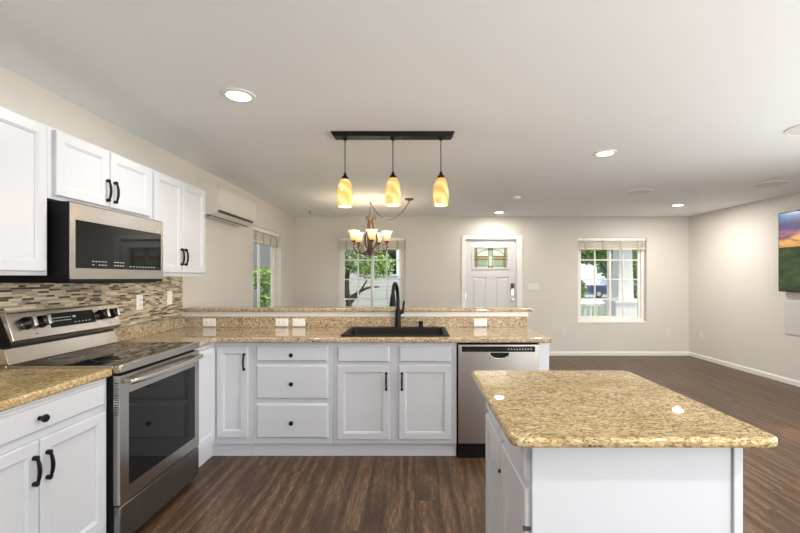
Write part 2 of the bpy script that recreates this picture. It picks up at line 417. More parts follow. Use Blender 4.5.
# windows: sliding sash with muntins
def window(name, x0, x1, z0, z1, T, rows, mf=.5, s=.042, dp=1.0):
    root = sempty(name); root.matrix_world = T
    f = .05; m = MB(); W = x1-x0; Hh = z1-z0
    for a, b, c, d in ((0, f, 0, Hh), (W-f, W, 0, Hh), (f, W-f, 0, f), (f, W-f, Hh-f, Hh)): m.box(a, b, -.035*dp, .035*dp, c, d)
    obj('window_frame', m, 'vinyl', root, bevel=.004)
    mid = W*mf
    for k, (a, b, yo) in enumerate(((f, mid+.03, -.012*dp), (mid-.03, W-f, .012*dp))):
        m = MB()
        for p, q, c, d in ((a, a+s, f, Hh-f), (b-s, b, f, Hh-f), (a+s, b-s, f, f+s), (a+s, b-s, Hh-f-s, Hh-f)): m.box(p, q, yo-.014*dp, yo+.014*dp, c, d)
        sash = obj('sash', m, 'vinyl', root, bevel=.003)
        m = MB(); cx = (a+b)/2
        if rows: m.box(cx-.011, cx+.011, yo-.011, yo+.011, f+s, Hh-f-s)
        for r in rows: m.box(a+s, b-s, yo-.009, yo+.009, r-z0-.011, r-z0+.011)
        if rows: obj('muntin', m, 'vinyl', sash)
        m = MB(); m.box(a+s-.005, b-s+.005, yo-.003, yo+.003, f+s-.005, Hh-f-s+.005); obj('pane', m, 'pane', sash)
    m = MB(); m.box(mid-.018, mid+.018, -.045*dp, -.026*dp, Hh*.42, Hh*.42+.06); obj('latch', m, 'vinyl', root, bevel=.004)
    m = MB(); m.box(-.002, W+.002, -.125, -.03, -.02, 0.004); obj('window_sill', m, 'trim', root, bevel=.004)
    return root
ROWS = (1.68, 1.335, .985)
window('window_2', *W2, Matrix.Translation((W2[0], YB+.12, W2[2])), ROWS)
window('window_3', *W3, Matrix.Translation((W3[0], YB+.12, W3[2])), ROWS)
window('window_1', *W1, Matrix.Translation((XL-.105, W1[0], W1[2])) @ Matrix.Rotation(PI/2, 4, 'Z'), (), .42, .085, .3)
window('window_added', *W4, Matrix.Translation((XR+.12, W4[1], W4[2])) @ Matrix.Rotation(-PI/2, 4, 'Z'), ())  # added out of view to go with the right fill lamps
# thin drywall-return lip around the openings is the wall itself; raised blinds
def blind(W, label, loc, rz):
    t = thing('window_blind', label, 'blind', loc, rz)
    m = MB(); m.box(.008, W-.008, 0, .055, -.055, 0); obj('headrail', m, 'vinyl', t, bevel=.004)
    m = MB()
    for k in range(9): m.box(.012, W-.012, .006, .052, -.075-k*.0135, -.0665-k*.0135)
    obj('slat_stack', m, 'valance', t)
    m = MB(); m.box(.010, W-.010, .004, .054, -.208, -.186); obj('bottom_rail', m, 'valance', t, bevel=.003)
    for k in range(4):
        x = .14+(W-.28)*k/3; m = MB(); m.box(x-.014, x+.014, -.001, .003, -.21, -.055); obj('ladder_tape', m, 'tape', t)
    m = MB(); x = W-.09; m.tube([(x, -.004, -.05), (x+.02, -.008, -.13), (x+.03, -.008, -.20), (x+.012, -.008, -.23), (x-.01, -.008, -.20), (x, -.008, -.13)], .004, 6); obj('pull_cord', m, 'valance', t)
    return t
blind(W2[1]-W2[0], 'raised cream slatted blind in the window behind the chandelier', (W2[0], YB+.015, W2[3]-.002), 0)
blind(W3[1]-W3[0], 'raised cream slatted blind in the window facing the truck', (W3[0], YB+.015, W3[3]-.002), 0)
blind(W1[1]-W1[0], 'raised cream slatted blind in the window on the left wall', (XL-.015, W1[0], W1[3]-.002), PI/2)

# front door
dr = sempty('door_1', (0, 0, 0))
m = MB(); ci = .008
for a, b, c, d in ((.815, .883, 0, 2.105), (1.782, 1.885, 0, 2.105), (.883, 1.782, 2.037, 2.105)): m.box(a, b, YB-.018, YB+.0, c, d)
obj('door_casing', m, 'trim', dr, bevel=.004)
m = MB()
for a, b, c, d in ((.875, .885, 0, 2.045), (1.78, 1.79, 0, 2.045), (.885, 1.78, 2.035, 2.045)): m.box(a, b, YB, YB+.12, c, d)
obj('door_jamb', m, 'trim', dr)
x0, x1, yd = .889, 1.776, YB+.03
def panel_door(mb, x0, x1, z0, z1, yf, t, holes, panels):
    xs = sorted({x0, x1, *[q for h in holes+panels for q in h[:2]]}); zs = sorted({z0, z1, *[q for h in holes+panels for q in h[2:]]})
    for i in range(len(xs)-1):
        for k in range(len(zs)-1):
            cx, cz = (xs[i]+xs[i+1])/2, (zs[k]+zs[k+1])/2
            ins = lambda h: h[0] < cx < h[1] and h[2] < cz < h[3]
            if any(ins(h) for h in holes): continue
            if any(ins(h) for h in panels): mb.box(xs[i], xs[i+1], yf+.012, yf+t, zs[k], zs[k+1])
            else: mb.box(xs[i], xs[i+1], yf, yf+t, zs[k], zs[k+1])
    for h in panels:
        a, b, c, d = h; g = .028
        mb.rings([[(a+g, yf+.012, c+g), (b-g, yf+.012, c+g), (b-g, yf+.012, d-g), (a+g, yf+.012, d-g)], [(a+g+.018, yf+.003, c+g+.018), (b-g-.018, yf+.003, c+g+.018), (b-g-.018, yf+.003, d-g-.018), (a+g+.018, yf+.003, d-g-.018)]], False, True)
    return mb
GL = (1.03, 1.64, 1.535, 1.895)
m = panel_door(MB(), x0, x1, .01, 2.03, yd, .044, [GL], [(1.0, 1.255, .15, 1.38), (1.405, 1.66, .15, 1.38)])
bmesh.ops.remove_doubles(m.b, verts=m.b.verts, dist=1e-5)
leaf = obj('door_leaf', m, 'door', dr)
m = MB(); a, b, c, d = GL; q = .028
for r in ((a-q, a+.004, c-q, d+q), (b-.004, b+q, c-q, d+q), (a, b, c-q, c+.004), (a, b, d-.004, d+q)): m.box(r[0], r[1], yd-.010, yd+.01, r[2], r[3])
obj('glass_frame', m, 'door', leaf, bevel=.004)
# leaded light
m = MB(); m.box(a, b, yd+.018, yd+.022, c, d); sg = obj('leaded_pane', m, 'st_clear', leaf)
Wg, Hg = b-a, d-c; cx = (a+b)/2
m = MB()
for u0, u1, v0, v1 in ((.05, .10, 0, 1), (.90, .95, 0, 1), (.13, .42, .42, .58), (.58, .87, .42, .58), (.44, .56, .90, 1), (.43, .57, .0, .10)):
    m.box(a+u0*Wg, a+u1*Wg, yd+.013, yd+.0175, c+v0*Hg, c+v1*Hg)
obj('amber_glass', m, 'st_amber', sg)
m = MB()
for u0, u1, v0, v1 in ((.13, .40, .10, .42), (.60, .87, .10, .42), (.44, .56, .58, .90)):
    m.box(a+u0*Wg, a+u1*Wg, yd+.013, yd+.0175, c+v0*Hg, c+v1*Hg)
obj('green_glass', m, 'st_green', sg)
m = MB()
def came(u0, v0, u1, v1, r=.0045): m.tube([(a+u0*Wg, yd+.011, c+v0*Hg), (a+u1*Wg, yd+.011, c+v1*Hg)], r, 6)
for u in (.05, .10, .90, .95, .44, .56): came(u, 0, u, 1)
for u in (.13, .87): came(u, .1, u, .58)
for v in (.42, .58): came(.0, v, .44, v); came(.56, v, 1, v)
came(.1, .10, .9, .10); came(.44, .90, .56, .90)
m.tube([(a+(.5+.40*math.cos(t))*Wg, yd+.011, c+(.58+.34*math.sin(t))*Hg) for t in [PI*k/14 for k in range(15)]], .0045, 6)
obj('lead_came', m, 'lead', sg)
m = MB(); m.box(1.685, 1.745, yd-.022, yd, 1.13, 1.265); k_ = obj('keypad_lock', m, 'blackgloss', leaf, bevel=.006)
m = MB(); m.box(1.692, 1.738, yd-.026, yd-.02, 1.06, 1.17); m.lathe([(.02, 0), (.02, .012), (.014, .016)], 16, (1.715, yd-.040, 1.10), 'y'); obj('thumb_turn', m, 'chrome', k_)
m = MB(); m.lathe([(.030, 0), (.030, -.008), (.012, -.012), (.012, -.035), (.026, -.045), (.030, -.060), (.022, -.072), (.004, -.075)], 20, (1.715, yd, .975), 'y'); obj('door_knob', m, 'chrome', leaf, smooth=True)
for z in (.25, 1.0, 1.78):
    m = MB(); m.box(.883, .895, yd-.008, yd+.004, z, z+.09); obj('hinge', m, 'chrome', leaf)

# ------------------------------------------------------------------ ceiling fittings
def make_can(label, loc):
    t = thing('ceiling_light', label, 'ceiling light', loc, 0)
    m = MB(); m.lathe([(.064, -.001), (.069, -.010), (.092, -.007), (.096, 0)], 32, cap=False); obj('trim_ring', m, 'plastic', t, smooth=True)
    m = MB(); m.lathe([(.001, -.004), (.067, -.004), (.067, -.001)], 32); obj('lens', m, 'can', t)
    return t
cans = [((-1.04, 2.46), 'recessed ceiling light nearest the upper cabinets'),
        ((1.64, 3.60), 'recessed ceiling light over the open floor right of the pendant bar'),
        ((3.89, 6.17), 'small recessed ceiling light near the right wall, beyond the round speakers'),
        ((1.38, 6.83), 'farthest recessed ceiling light, just above the front door'),
        ((-1.04, .2), 'added recessed fill light, unseen behind the camera over the left counter'),
        ((1.64, .2), 'added recessed fill light, unseen behind the camera over the island end'),
        ((3.89, 2.2), 'added recessed fill light, out of view near the right wall')]  # last three are unseen, added to brighten the room
c0 = None
for (x, y), lb in cans:
    far = (.6 if x < 2 and y > 5 else 1.6) if (y > 5 or x > 3) else (.62 if x < 0 else 1.1)
    if c0 is None: c0 = make_can(lb, (x, y, H))
    else: dup(c0, (x, y, H), 0, lb)
    lamp('can_lamp', 'AREA', (x, y, H-.014), CAN_W*far, (1, .97, .935), (0, 0, 0), shape='DISK', size=.13)
def speaker(label, loc, r):
    t = thing('ceiling_speaker', label, 'speaker', loc, 0)
    m = MB(); m.lathe([(r*.93, -.001), (r*.93, -.008), (r, -.005), (r, 0)], 40, cap=False); obj('rim', m, 'plastic', t, smooth=True)
    m = MB(); m.lathe([(.001, -.007), (r*.93, -.006), (r*.93, -.001)], 40); obj('grille', m, 'grille', t)
speaker('round flush ceiling speaker nearest the television, between the small ceiling light and right edge', (4.08, 4.79, H), .175)
speaker('round flush ceiling speaker left of the small recessed light', (2.80, 5.2, H), .15)
speaker('round ceiling speaker cut by the right edge of the photo', (2.86, 2.98, H), .165)
t = thing('smoke_detector', 'small white round smoke detector on the ceiling above the front door', 'smoke detector', (1.347, 5.55, H))
m = MB(); m.lathe([(.001, -.035), (.04, -.034), (.055, -.022), (.06, 0)], 28); obj('housing', m, 'plastic', t, smooth=True)
m = MB(); m.lathe([(.008, -.037), (.008, -.034)], 10); obj('indicator', m, 'slot', t)
t = thing('ceiling_hook', 'tiny dark hook in the ceiling near the left end of the back wall', 'hook', (-1.70, 6.7, H))
m = MB(); m.tube([(0, 0, 0), (0, 0, -.03), (.012, 0, -.045), (.02, 0, -.03)], .005, 6); obj('hook', m, 'black', t)

# ------------------------------------------------------------------ pendant bar
pb = thing('pendant_light', 'black ceiling bar holding three hanging amber glass pendants', 'pendant light', (-.165, 3.12, H))
m = MB()
m.rings([[(-.455, -.058, 0), (.455, -.058, 0), (.455, .058, 0), (-.455, .058, 0)], [(-.455, -.060, -.006), (.455, -.060, -.006), (.455, .060, -.006), (-.455, .060, -.006)],
         [(-.435, -.050, -.032), (.435, -.050, -.032), (.435, .050, -.032), (-.435, .050, -.032)]])
obj('canopy', m, 'black', pb, bevel=.003)
for x in (-.10, .06):
    m = MB(); m.lathe([(.008, -.032), (.008, -.040), (.001, -.043)], 12, (x, 0, 0)); obj('screw', m, 'chrome', pb)
for i, x in enumerate((-.3585, 0, .3585)):
    dz = (.009, .018, .018)[i]
    m = MB(); m.lathe([(.018, -.032), (.016, -.045), (.004, -.055)], 16, (x, 0, 0)); m.tube([(x, 0, -.05), (x, 0, -.30+dz)], .0035, 8); obj('cord', m, 'black', pb)
    m = MB(); m.lathe([(.005, -.300+dz), (.010, -.312+dz), (.014, -.326+dz), (.025, -.336+dz), (.028, -.352+dz), (.024, -.353+dz)], 20, (x, 0, 0)); obj('socket_cap', m, 'black', pb, smooth=True)
    m = MB(); pr = [(.026, -.350), (.040, -.372), (.051, -.405), (.0575, -.445), (.059, -.480), (.055, -.520), (.0485, -.555)]
    pr = [(r, z+dz) for r, z in pr]; pr += [(r-.004, z) for r, z in pr[::-1]]
    m.lathe(pr, 28, (x, 0, 0), cap=False); sh = obj('glass_shade', m, 'amber', pb, smooth=True)
    m = MB(); m.ball((x, 0, -.50+dz), .026, 14, (1, 1, 1.25)); obj('bulb', m, 'bulb', pb, smooth=True)
    lamp('pendant_lamp', 'POINT', (-.165+x, 3.12, H-.575+dz), 3, (1, .80, .55), shadow_soft_size=.03)

# ------------------------------------------------------------------ chandelier
ch = thing('chandelier', 'bronze scroll-arm chandelier with frosted tulip shades hanging on a swagged chain', 'chandelier', (-.62, 5.75, 0))
m = MB(); m.lathe([(.062, H), (.060, H-.015), (.02, H-.028), (.006, H-.035)], 24, (.54, -.07, 0)); obj('ceiling_canopy', m, 'bronze', ch, smooth=True)
m = MB(); m.tube([(0, 0, H), (0, 0, H-.03), (.015, 0, H-.045), (0, 0, H-.06)], .004, 8); obj('ceiling_hook', m, 'bronze', ch)
m = MB(); pts = []
for k in range(21):
    u = k/20; pts.append((.54*(1-u), -.07*(1-u), 2.41 - .24*(1-(2*u-1)**2) - .01))
m.tube(pts, .0055, 8)
pts2 = pts
obj('swag_cord', m, 'bronze', ch)
m = MB()
n = 11
for k in range(n):
    z = 2.385 - k*.0185; r = .0085
    ring = [((math.cos(a)*r*.7 if k % 2 else 0), (0 if k % 2 else math.cos(a)*r*.7), z+math.sin(a)*r*1.3) for a in [2*PI*q/8 for q in range(9)]]
    m.tube(ring, .0022, 5, False)
obj('chain', m, 'bronze', ch)
m = MB(); m.lathe([(.004, 2.19), (.012, 2.17), (.022, 2.15), (.012, 2.13), (.008, 2.08), (.018, 2.03), (.028, 1.95), (.030, 1.86), (.018, 1.80), (.035, 1.76), (.042, 1.74), (.030, 1.71), (.014, 1.685), (.018, 1.665), (.006, 1.635), (.001, 1.625)], 18); obj('column', m, 'bronze', ch, smooth=True)
# cage of S ribs around the column
for k in range(3):
    an = math.radians(20 + 120*k); cs, sn = math.cos(an), math.sin(an); m = MB()
    prof = [(.07, 2.165), (.082, 2.19), (.065, 2.21), (.04, 2.19), (.03, 2.14), (.045, 2.06), (.085, 1.97), (.10, 1.89), (.085, 1.82), (.05, 1.77), (.03, 1.75)]
    m.tube([(r*cs, r*sn, z) for r, z in prof], [.007, .008, .009, .011, .013, .013, .013, .013, .012, .011, .009], 8); obj('cage_rib', m, 'bronze', ch, smooth=True)
for k in range(5):
    an = math.radians(-78 + 72*k); cs, sn = math.cos(an), math.sin(an); m = MB()
    prof = [(.03, 1.76), (.06, 1.72), (.11, 1.695), (.17, 1.70), (.225, 1.74), (.245, 1.79), (.225, 1.825), (.19, 1.82), (.175, 1.79), (.19, 1.765), (.21, 1.775)]
    m.tube([(r*cs, r*sn, z) for r, z in prof], [.009, .009, .009, .009, .009, .008, .007, .006, .006, .005, .005], 8)
    m.tube([(.238*cs, .238*sn, 1.81), (.236*cs, .236*sn, 1.86)], .006, 8)
    m.tube([(.03*cs, .03*sn, 1.70), (.075*cs, .075*sn, 1.665), (.11*cs, .11*sn, 1.68), (.105*cs, .105*sn, 1.705), (.085*cs, .085*sn, 1.70)], .005, 6)
    ar = obj('arm', m, 'bronze', ch, smooth=True)
    c = (.236*cs, .236*sn, 0)
    m = MB(); m.lathe([(.006, 1.835), (.020, 1.845), (.030, 1.862), (.024, 1.868), (.016, 1.87)], 16, c); obj('cup', m, 'bronze', ar, smooth=True)
    m = MB(); pr = [(.024, 1.865), (.040, 1.885), (.048, 1.915), (.053, 1.95), (.066, 1.985), (.082, 2.0)]; pr += [(r-.004, z+.001) for r, z in pr[::-1]]
    m.lathe(pr, 24, c, cap=False); obj('glass_shade', m, 'shade', ar, smooth=True)
    m = MB(); m.ball((c[0], c[1], 1.915), .020, 10, (1, 1, 1.3)); obj('bulb', m, 'bulb', ar, smooth=True)
    lamp('chandelier_lamp', 'POINT', (-.62+c[0], 5.75+c[1], 2.03), 1.3, (1, .84, .62), shadow_soft_size=.03)

# ------------------------------------------------------------------ cabinets
def front_panel(mb, x0, x1, z0, z1, fr=.048, t=.02):
    "door with a recessed flat panel, front at y=-t"
    R = lambda i, y: [(x0+i, y, z0+i), (x1-i, y, z0+i), (x1-i, y, z1-i), (x0+i, y, z1-i)]
    mb.rings([R(0, 0), R(0, -t+.004), R(.004, -t), R(fr, -t), R(fr+.003, -t+.003), R(fr+.009, -t+.005), R(fr+.012, -t+.010)])
    return mb
def front_slab(mb, x0, x1, z0, z1, t=.02):
    R = lambda i, y: [(x0+i, y, z0+i), (x1-i, y, z0+i), (x1-i, y, z1-i), (x0+i, y, z1-i)]
    mb.rings([R(0, 0), R(0, -t*.45), R(.006, -t*.6), R(.013, -t)]); return mb
def handle_mb(mb, x, z0, z1, y=-.02):
    L = z1-z0
    for z in (z0+.009, z1-.009):
        mb.lathe([(.009, 0), (.010, -.004), (.007, -.010)], 12, (x, y, z), 'y'); mb.ball((x, y-.013, z), .0105, 10)
    pts = [(x, y-.012-.013*math.sin(PI*u)**.6, z0+.009+(L-.018)*u) for u in [k/12 for k in range(13)]]
    mb.tube(pts, [.0055+.002*math.sin(PI*k/12) for k in range(13)], 8); return mb
def knob_mb(mb, x, z, y=-.02):
    mb.lathe([(.009, 0), (.009, -.003), (.006, -.008), (.006, -.014), (.014, -.019), (.0165, -.025), (.014, -.031), (.005, -.034)], 18, (x, y, z), 'y'); return mb
def add_front(t, f):
    kind, x0, x1, z0, z1 = f[:5]; hw = f[5] if len(f) > 5 else None
    m = MB()
    if kind == 'door': front_panel(m, x0, x1, z0, z1)
    else: front_slab(m, x0, x1, z0, z1)
    d = obj({'door': 'door', 'drawer': 'drawer', 'false': 'false_front'}[kind], m, 'cab', t)
    if hw:
        if hw[0] == 'h': h = obj('handle', handle_mb(MB(), hw[1], hw[2], hw[3]), 'black', d, smooth=True)
        else: h = obj('knob', knob_mb(MB(), hw[1], hw[2]), 'black', d, smooth=True)
    return d
def cabinet(name, label, loc, rz, w, d, z0, z1, fronts, toe=True, group=None, open_box=False):
    t = thing(name, label, 'cabinet', loc, rz, group)
    m = MB()
    if open_box:       # room for the sink bowl
        m.box(0, .018, .018, d, z0, z1); m.box(w-.018, w, .018, d, z0, z1); m.box(0, w, 0, .018, z0, z1); m.box(.018, w-.018, .018, d, z0, z0+.018)
    else: m.box(0, w, 0, d, z0, z1)
    obj('body', m, 'cab', t, bevel=.0015)
    if toe:
        m = MB(); m.box(0, w, .03, .05, 0, z0); obj('toe_kick', m, 'cab', t)
        m = MB(); m.box(0, w, .018, .03, z0-.016, z0); obj('toe_moulding', m, 'cab', t)
    for f in fronts: add_front(t, f)
    return t
YC = 3.16      # peninsula face
XC = -1.52     # left run face
R90 = PI/2
# left run (local x = world y, local front = +X)
cabinet('base_cabinet', 'white two-door base cabinet with one drawer, left of the range', (XC, 1.28, 0), R90, .774, .575, .105, .874,
        [('drawer', .03, .745, .742, .859, ('k', .385, .80)), ('door', .03, .386, .155, .713, ('h', .360, .54, .66)), ('door', .391, .745, .155, .713, ('h', .420, .54, .66))])
# corner cabinet: L-shaped body, two doors
t = thing('corner_cabinet', 'white corner base cabinet between the range and the drawers', 'cabinet', (XC, YC, 0))
XD = -1.23
m = slab_cells([XL-XC+.002, 0, XD-XC-.0008], [2.829-YC, 0, 3.795-YC], lambda x, y: x < 0 or y > 0, .105, .874); obj('body', m, 'cab', t)
m = MB(); m.box(-.03, XD-XC-.0008, .03, .05, 0, .105); m.box(-.05, -.03, 2.829-YC, .05, 0, .105); obj('toe_kick', m, 'cab', t)
m = MB(); m.box(-.018, XD-XC-.0008, .018, .03, .089, .105); m.box(-.03, -.018, 2.829-YC, .03, .089, .105); obj('toe_moulding', m, 'cab', t)
m = MB(); front_panel(m, .022, .258, .156, .845, .05); d = obj('door', m, 'cab', t)
obj('handle', handle_mb(MB(), .235, .665, .795), 'black', d, smooth=True)
m = MB(); m.T = Matrix.Rotation(R90, 4, 'Z'); front_panel(m, 2.836-YC, -.024, .156, .845, .05); obj('door', m, 'cab', t)

cabinet('drawer_cabinet', 'white base cabinet of three stacked drawers with black knobs', (XD, YC, 0), 0, .608, .635, .105, .874,
        [('drawer', .030, .575, .728, .850, ('k', .302, .782)), ('drawer', .030, .575, .445, .707, ('k', .302, .565)), ('drawer', .030, .575, .150, .413, ('k', .302, .272))])
cabinet('sink_cabinet', 'white two-door base cabinet under the black sink', (-.62, YC, 0), 0, .935, .635, .105, .874,
        [('false', .034, .428, .722, .848), ('false', .498, .892, .722, .848),
         ('door', .034, .428, .142, .700, ('h', .404, .515, .652)), ('door', .498, .892, .142, .700, ('h', .522, .515, .652))], open_box=True)
# end panel beyond the dishwasher
m = MB(); m.box(.934, 1.012, YC-.012, 3.795, 0, .874); tag(obj('end_panel', m, 'cab', bevel=.002), 'white vertical end panel right of the dishwasher', 'panel')

# dishwasher
t = thing('dishwasher', 'stainless steel dishwasher at the right end of the peninsula', 'dishwasher', (.318, YC, 0))
m = MB(); m.box(.010, .610, .0, .60, .02, .862); obj('tub', m, 'blackmatte', t)
m = MB(); m.box(.010, .610, -.008, 0, .0, .112); obj('toe_panel', m, 'blackmatte', t)
# door with a pocket cut
m = MB(); px0, px1, pz0, pz1 = .238, .390, .755, .800
xs = [.008, px0, px1, .610]; zs = [.118, pz0, pz1, .858]
for i in range(3):
    for k in range(3):
        if i == 1 and k == 1: continue
        m.box(xs[i], xs[i+1], -.030, -.001, zs[k], zs[k+1])
bmesh.ops.remove_doubles(m.b, verts=m.b.verts, dist=1e-5)
dd = obj('door', m, 'steelv', t)
m = MB(); n = 16
arc = [(.314+.076*math.cos(a), .800-.046*math.sin(a)) for a in [PI*k/n for k in range(n+1)]]
m.tube([(x, -.031, z) for x, z in arc], .0045, 8); 
for (xa, za), (xb, zb) in zip(arc, arc[1:]):       # steel corners that round the pocket
    zlow = pz0-.002; m.prism([(xa, zlow), (xb, zlow), (xb, zb), (xa, za)], 1, -.0302, -.004)
obj('pocket_rim', m, 'chrome', dd, smooth=True)
m = MB(); m.box(px0, px1, -.006, -.001, pz0, pz1); obj('pocket', m, 'blackgloss', dd)
m = MB(); m.box(.034, .584, -.034, -.029, .806, .847); cp = obj('control_panel', m, 'blackgloss', dd, bevel=.002)
m = MB()
for k in range(9): m.box(.38+k*.021, .391+k*.021, -.0346, -.0338, .822, .826); m.box(.38+k*.021, .386+k*.021, -.0346, -.0338, .832, .835)
obj('marking', m, 'mark', cp)

# ------------------------------------------------------------------ worktops
G0, G1 = .876, .914
xe = -1.488; yf = 3.108
def slab(name, label, mb, cat='countertop', parent=None, mat='granite'): return tag(obj(name, mb, mat, parent, bevel=.011, seg=3), label, cat)
m = MB(); m.box(XL+.002, xe, 1.26, 2.056, G0, G1); wl = slab('countertop', 'short speckled gold granite counter left of the range', m)
m = MB(); m.box(XL+.002, XL+.022, 1.26, 2.056, G1, 1.012); obj('backsplash_strip', m, 'granite', wl, bevel=.004)
SX0, SX1, SY0, SY1 = -.555, .250, 3.185, 3.725
xs = [XL+.002, xe, SX0, SX1, 1.022]; ys = [2.824, yf, SY0, SY1, 3.797]
keep = lambda x, y: (x < xe or y > yf) and not (SX0 < x < SX1 and SY0 < y < SY1)
m = slab_cells(xs, ys, keep, G0, G1); wc = slab('countertop', 'long L-shaped granite counter running from the range past the sink', m, mat='granitetan')
m = MB(); m.box(XL+.022, 1.02, 3.777, 3.797, G1-.001, 1.010); m.box(XL+.002, XL+.022, 2.824, 3.797, G1-.001, 1.010); obj('backsplash_strip', m, 'granitetan', wc, bevel=.003)
m = MB(); m.box(XL+.002, 1.062, 3.745, 3.975, 1.055, 1.089); slab('bar_top', 'long raised granite bar ledge on the half wall behind the sink', m, 'bar top', mat='granitetan')
m = MB(); m.box(XL+.002, 1.024, 3.783, 3.7995, 1.012, 1.0535); struct('trim_1', m, 'trim')

# mosaic backsplash
m = MB(); m.box(XL+.001, XL+.010, 1.2, 3.75, 1.0125, 1.372); m.box(XL+.001, XL+.010, 2.058, 2.822, .9, 1.0125); m.box(XL+.001, XL+.0105, 3.75, 3.756, 1.012, 1.372)
tag(obj('tile_backsplash', m, 'tile'), 'brown and tan linear mosaic tile panel on the wall behind the range', 'backsplash')

# ------------------------------------------------------------------ upper cabinets
XU = XL+.305; UZ0, UZ1 = 1.372, 2.108
cabinet('upper_cabinet', 'tall white wall cabinet at the left edge, beside the microwave', (XU, 1.28, 0), R90, .760, .303, UZ0, UZ1,
        [('door', .02, .369, 1.392, 2.096), ('door', .379, .738, 1.392, 2.096)], toe=False)
cabinet('upper_cabinet', 'short white two-door wall cabinet above the microwave', (XU, 2.041, 0), R90, .7915, .303, 1.752, UZ1,
        [('door', .030, .394, 1.772, 2.096, ('h', .368, 1.80, 1.93)), ('door', .402, .766, 1.772, 2.096, ('h', .428, 1.80, 1.93))], toe=False)
cabinet('upper_cabinet', 'tall white two-door wall cabinet between microwave and air conditioner', (XU, 2.834, 0), R90, .730, .303, UZ0, UZ1,
        [('door', .022, .362, 1.400, 2.096, ('h', .338, 1.455, 1.585)), ('door', .368, .708, 1.400, 2.096, ('h', .392, 1.455, 1.585))], toe=False)

# ------------------------------------------------------------------ microwave (local front at y=0 faces +X)
t = thing('microwave', 'stainless over-the-range microwave with black glass door', 'microwave', (-1.70, 2.058, 1.335), R90)
m = MB(); m.prism([(.006, .0), (.393, .0), (.393, .405), (.006, .405)], 0, 0, .758); obj('case', m, 'blackmatte', t, bevel=.002)
m = MB(); gx0, gx1, gz0, gz1 = .030, .732, .075, .318
xs = [0, gx0, gx1, .758]; zs = [.020, gz0, gz1, .400]
for i in range(3):
    for k in range(3):
        if not (i == 1 and k == 1): m.box(xs[i], xs[i+1], 0, .0055, zs[k], zs[k+1])
bmesh.ops.remove_doubles(m.b, verts=m.b.verts, dist=1e-5)
dd = obj('door', m, 'steel', t)
m = MB(); m.box(gx0, gx1, .001, .0055, gz0, gz1); gl = obj('door_glass', m, 'glassblack', dd)
for g_ in (range(0, 5), range(5, 9)):
    m = MB()
    for r in range(2):
        for k in g_:
            if (r == 0 and k in (1,)): continue
            x = .14+k*.022+(0.05 if k > 4 else 0); m.box(x, x+.013, .0002, .0009, gz0+.018+r*.018, gz0+.022+r*.018)
    obj('marking', m, 'mark', gl)
m = MB()
for k in range(9): m.box(.43+k*.028, .443+k*.028, .0002, .0009, gz0+.016, gz0+.020)
obj('marking', m, 'mark', gl)
m = MB(); m.box(.30, .75, .05, .33, -.006, .0); obj('vent_underside', m, 'blackmatte', t)

# ------------------------------------------------------------------ range (local front y=0 is door face X=-1.46)
t = thing('range', 'stainless slide-in electric range with black glass cooktop and oven door', 'stove', (-1.46, 2.060, 0), R90)
RW = .762
m = MB(); m.box(0.002, RW-.002, .035, .625, .03, .900); obj('body', m, 'blackmatte', t)
m = MB(); m.box(.0, RW, -.002, .035, .888, .926); m.box(.0, .012, .035, .56, .90, .926); m.box(RW-.012, RW, .035, .56, .90, .926); m.box(.0, RW, .56, .60, .90, .926); obj('cooktop_frame', m, 'steel', t, bevel=.003)
m = MB(); m.box(.012, RW-.012, .035, .56, .902, .9275); ct = obj('cooktop', m, 'glassblack', t)
for (bx, by, br) in ((.20, .17, .10), (.56, .17, .08), (.20, .43, .075), (.56, .43, .10)):
    m = MB(); m.rings([[(bx+r*math.cos(2*PI*k/32), by+r*math.sin(2*PI*k/32), z) for k in range(32)] for r, z in ((br, .9276), (br, .9281), (br-.003, .9281), (br-.003, .9276))], False, False); obj('burner_ring', m, 'steeldark', ct)
# oven door
m = MB(); ox0, ox1, oz0, oz1 = .068, .705, .303, .776
xs = [.004, ox0, ox1, RW-.004]; zs = [.232, oz0, oz1, .873]
for i in range(3):
    for k in range(3):
        if not (i == 1 and k == 1): m.box(xs[i], xs[i+1], 0, .033, zs[k], zs[k+1])
bmesh.ops.remove_doubles(m.b, verts=m.b.verts, dist=1e-5)
od = obj('oven_door', m, 'steel', t)
m = MB(); m.box(ox0, ox1, .003, .03, oz0, oz1); obj('door_glass', m, 'glassblack', od)
m = MB()
for k in range(14): m.box(.003, .0045, .006, .028, .68+k*.012, .684+k*.012)
obj('side_vent', m, 'slot', od)
m = MB()
pts = [(.030+(RW-.060)*u, -.028-.030*math.sin(PI*u)**.7, .838) for u in [k/20 for k in range(21)]]
m.tube(pts, .0150, 14)
for x in (.055, RW-.055): m.box(x-.012, x+.012, -.034, .001, .827, .849)
obj('handle', m, 'chrome', od, smooth=True)
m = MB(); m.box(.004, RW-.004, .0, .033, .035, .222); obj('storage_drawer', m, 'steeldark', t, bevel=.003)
m = MB(); m.box(.03, RW-.03, .05, .07, 0, .035); obj('kick', m, 'rubber', t)
# back guard: lower block, recess, slanted console
m = MB(); m.prism([(.545, .928), (.625, .928), (.625, 1.02), (.572, 1.005), (.552, .945)], 0, .0, RW); obj('rear_vent', m, 'steel', t, bevel=.002)
m = MB(); m.prism([(.575, 1.004), (.625, 1.004), (.625, 1.06), (.59, 1.055)], 0, .004, RW-.004); obj('recess', m, 'rubber', t)
con = [(.523, 1.046), (.565, 1.183), (.575, 1.187), (.63, 1.187), (.63, 1.046), (.555, 1.020)]
m = MB(); m.prism(con, 0, .0, RW); cs = obj('console', m, 'steel', t, bevel=.003)
m = MB(); m.prism([(.530, 1.016), (.632, 1.016), (.632, 1.19), (.60, 1.19)], 0, -.004, -.0005); obj('end_cap', m, 'blackmatte', cs)
